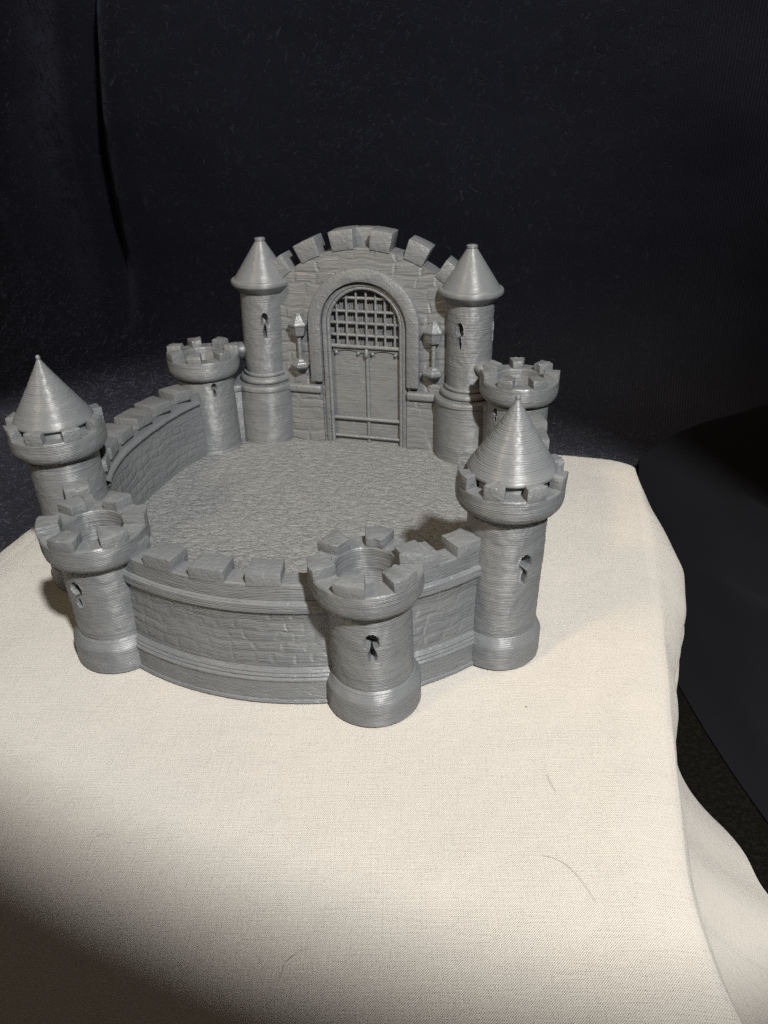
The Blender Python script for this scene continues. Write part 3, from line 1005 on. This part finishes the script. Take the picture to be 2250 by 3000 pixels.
V = [(-2, -1.6, ZF), (2, -1.6, ZF), (2, 1.2, ZF), (-2, 1.2, ZF)]
tag(mesh_obj('floor', V, [(0, 1, 2, 3)], M_CARPET, None, smooth=False), None, None, None, 'structure')

# ------------------------------------------------------------------ hairs and specks on the cloth
def hair(name, pts, r, mat, label, cat, group=None):
    P = []
    n = len(pts)
    for i in range(n - 1):
        p0 = Vector(pts[max(0, i - 1)]); p1 = Vector(pts[i]); p2 = Vector(pts[i + 1]); p3 = Vector(pts[min(n - 1, i + 2)])
        for k in range(6):
            t = k / 6
            P.append(.5 * ((2 * p1) + (-p0 + p2) * t + (2 * p0 - 5 * p1 + 4 * p2 - p3) * t * t + (-p0 + 3 * p1 - 3 * p2 + p3) * t ** 3))
    P.append(Vector(pts[-1]))
    bm = bmesh.new(); m = len(P)
    add_tube(bm, P, [r * (.35 + .65 * math.sin(PI * min(1, .1 + .9 * i / (m - 1)))) for i in range(m)], 6)
    o = bm_obj(name, bm, mat, None, angle=180)
    tag(o, label, cat, group)
hz = .0002
G = 'stray hairs on the white cloth'
hair('hair', [(.1057, -.1082, hz), (.1064, -.1104, hz), (.1076, -.1126, hz), (.1090, -.1145, hz)], .00005, M_HAIR, 'short dark curved hair on the white cloth below the right cone tower', 'hair', G)
hair('hair', [(.1063, -.1356, hz), (.1100, -.1359, hz), (.1132, -.1375, hz), (.1161, -.1403, hz), (.1188, -.1439, hz), (.1203, -.1460, hz)], .000042, M_HAIR, 'longest fine hair, a wide arc on the white cloth near its right edge', 'hair', G)
hair('hair', [(-.0083, -.1624, hz), (-.0092, -.1605, hz), (-.0090, -.1582, hz), (-.0071, -.1569, hz), (-.0052, -.1567, hz)], .00003, M_HAIR, 'faint hooked hair on the white cloth above the shadowed corner', 'hair', G)
hair('hair', [(.0523, -.1832, hz), (.0523, -.1804, hz), (.0523, -.1778, hz), (.0543, -.1748, hz), (.0563, -.1735, hz)], .00003, M_HAIR, 'faint bent hair on the white cloth at the bottom edge of the photo', 'hair', G)
bm = bmesh.new(); bmesh.ops.create_icosphere(bm, subdivisions=2, radius=.00026)
for v in bm.verts: v.co = Vector((v.co.x * 1.2 + .0972, v.co.y - .0818, v.co.z * .7 + .0001))
tag(bm_obj('crumb', bm, M_HAIR), 'tiny dark crumb on the white cloth in front of the right cone tower', 'crumb')

# ------------------------------------------------------------------ lights
def lookat(o, tgt):
    d = Vector(tgt) - o.location
    o.rotation_euler = d.to_track_quat('-Z', 'Y').to_euler()
def spot(name, loc, tgt, power, col, size, blend, radius):
    l = bpy.data.lights.new(name, 'SPOT'); l.energy = power; l.color = col
    l.spot_size = RAD(size); l.spot_blend = blend; l.shadow_soft_size = radius
    o = bpy.data.objects.new(name, l); COL.objects.link(o); o.location = loc; lookat(o, tgt); return o
def area(name, loc, tgt, power, col, size):
    l = bpy.data.lights.new(name, 'AREA'); l.energy = power; l.color = col; l.size = size
    o = bpy.data.objects.new(name, l); COL.objects.link(o); o.location = loc; lookat(o, tgt); return o
def oval(o, ratio, roll):
    # beam squeezed to an oval whose edge imitates a shadow across the cloth corner
    o.rotation_euler = (o.rotation_euler.to_matrix() @ Matrix.Rotation(RAD(roll), 3, 'Z')).to_euler()
    o.scale = (1.0, ratio, 1.0)
oval(spot('key_lamp', (.35, -.48, .62), (.044, .025, 0), 49, (1.0, .975, .94), 38.0, .03, .020), .62, -30)
oval(spot('warm_lamp', (-.31, -.56, .66), (.088, .106, 0), 13.5, (1.0, .78, .52), 32.0, .06, .06), .56, 0)
area('overhead_fill', (-.05, -.05, 1.25), (0, .03, 0), .45, (1.0, .86, .68), .4)  # weak soft fill added from above, not a fixture
spot('backdrop_fill', (.42, -.30, .95), (.0, .43, .38), 40, (.92, .94, 1.0), 52, .9, .05)  # unseen spot added only to lift the black backdrop

W = bpy.data.worlds.new('World'); S.world = W; W.use_nodes = True
bg = W.node_tree.nodes['Background']; bg.inputs[0].default_value = (1.0, .80, .56, 1); bg.inputs[1].default_value = .045

# ------------------------------------------------------------------ camera
cam = bpy.data.cameras.new('Camera'); co = bpy.data.objects.new('Camera', cam); COL.objects.link(co)
co.location = (.10297, -.27343, .17482)
co.rotation_euler = (1.06558, .01587, .25413)
cam.sensor_fit = 'HORIZONTAL'; cam.sensor_width = 36.0; cam.lens = 36.0 * 2283.07 / 2250
cam.clip_start = .01; cam.clip_end = 20
S.camera = co

S.view_settings.view_transform = 'Standard'; S.view_settings.look = 'None'
S.view_settings.exposure = 0; S.view_settings.gamma = 1
S.render.engine = 'CYCLES'
S.cycles.use_denoising = False
S.cycles.sample_clamp_indirect = 1.0
S.cycles.sample_clamp_direct = 4.0
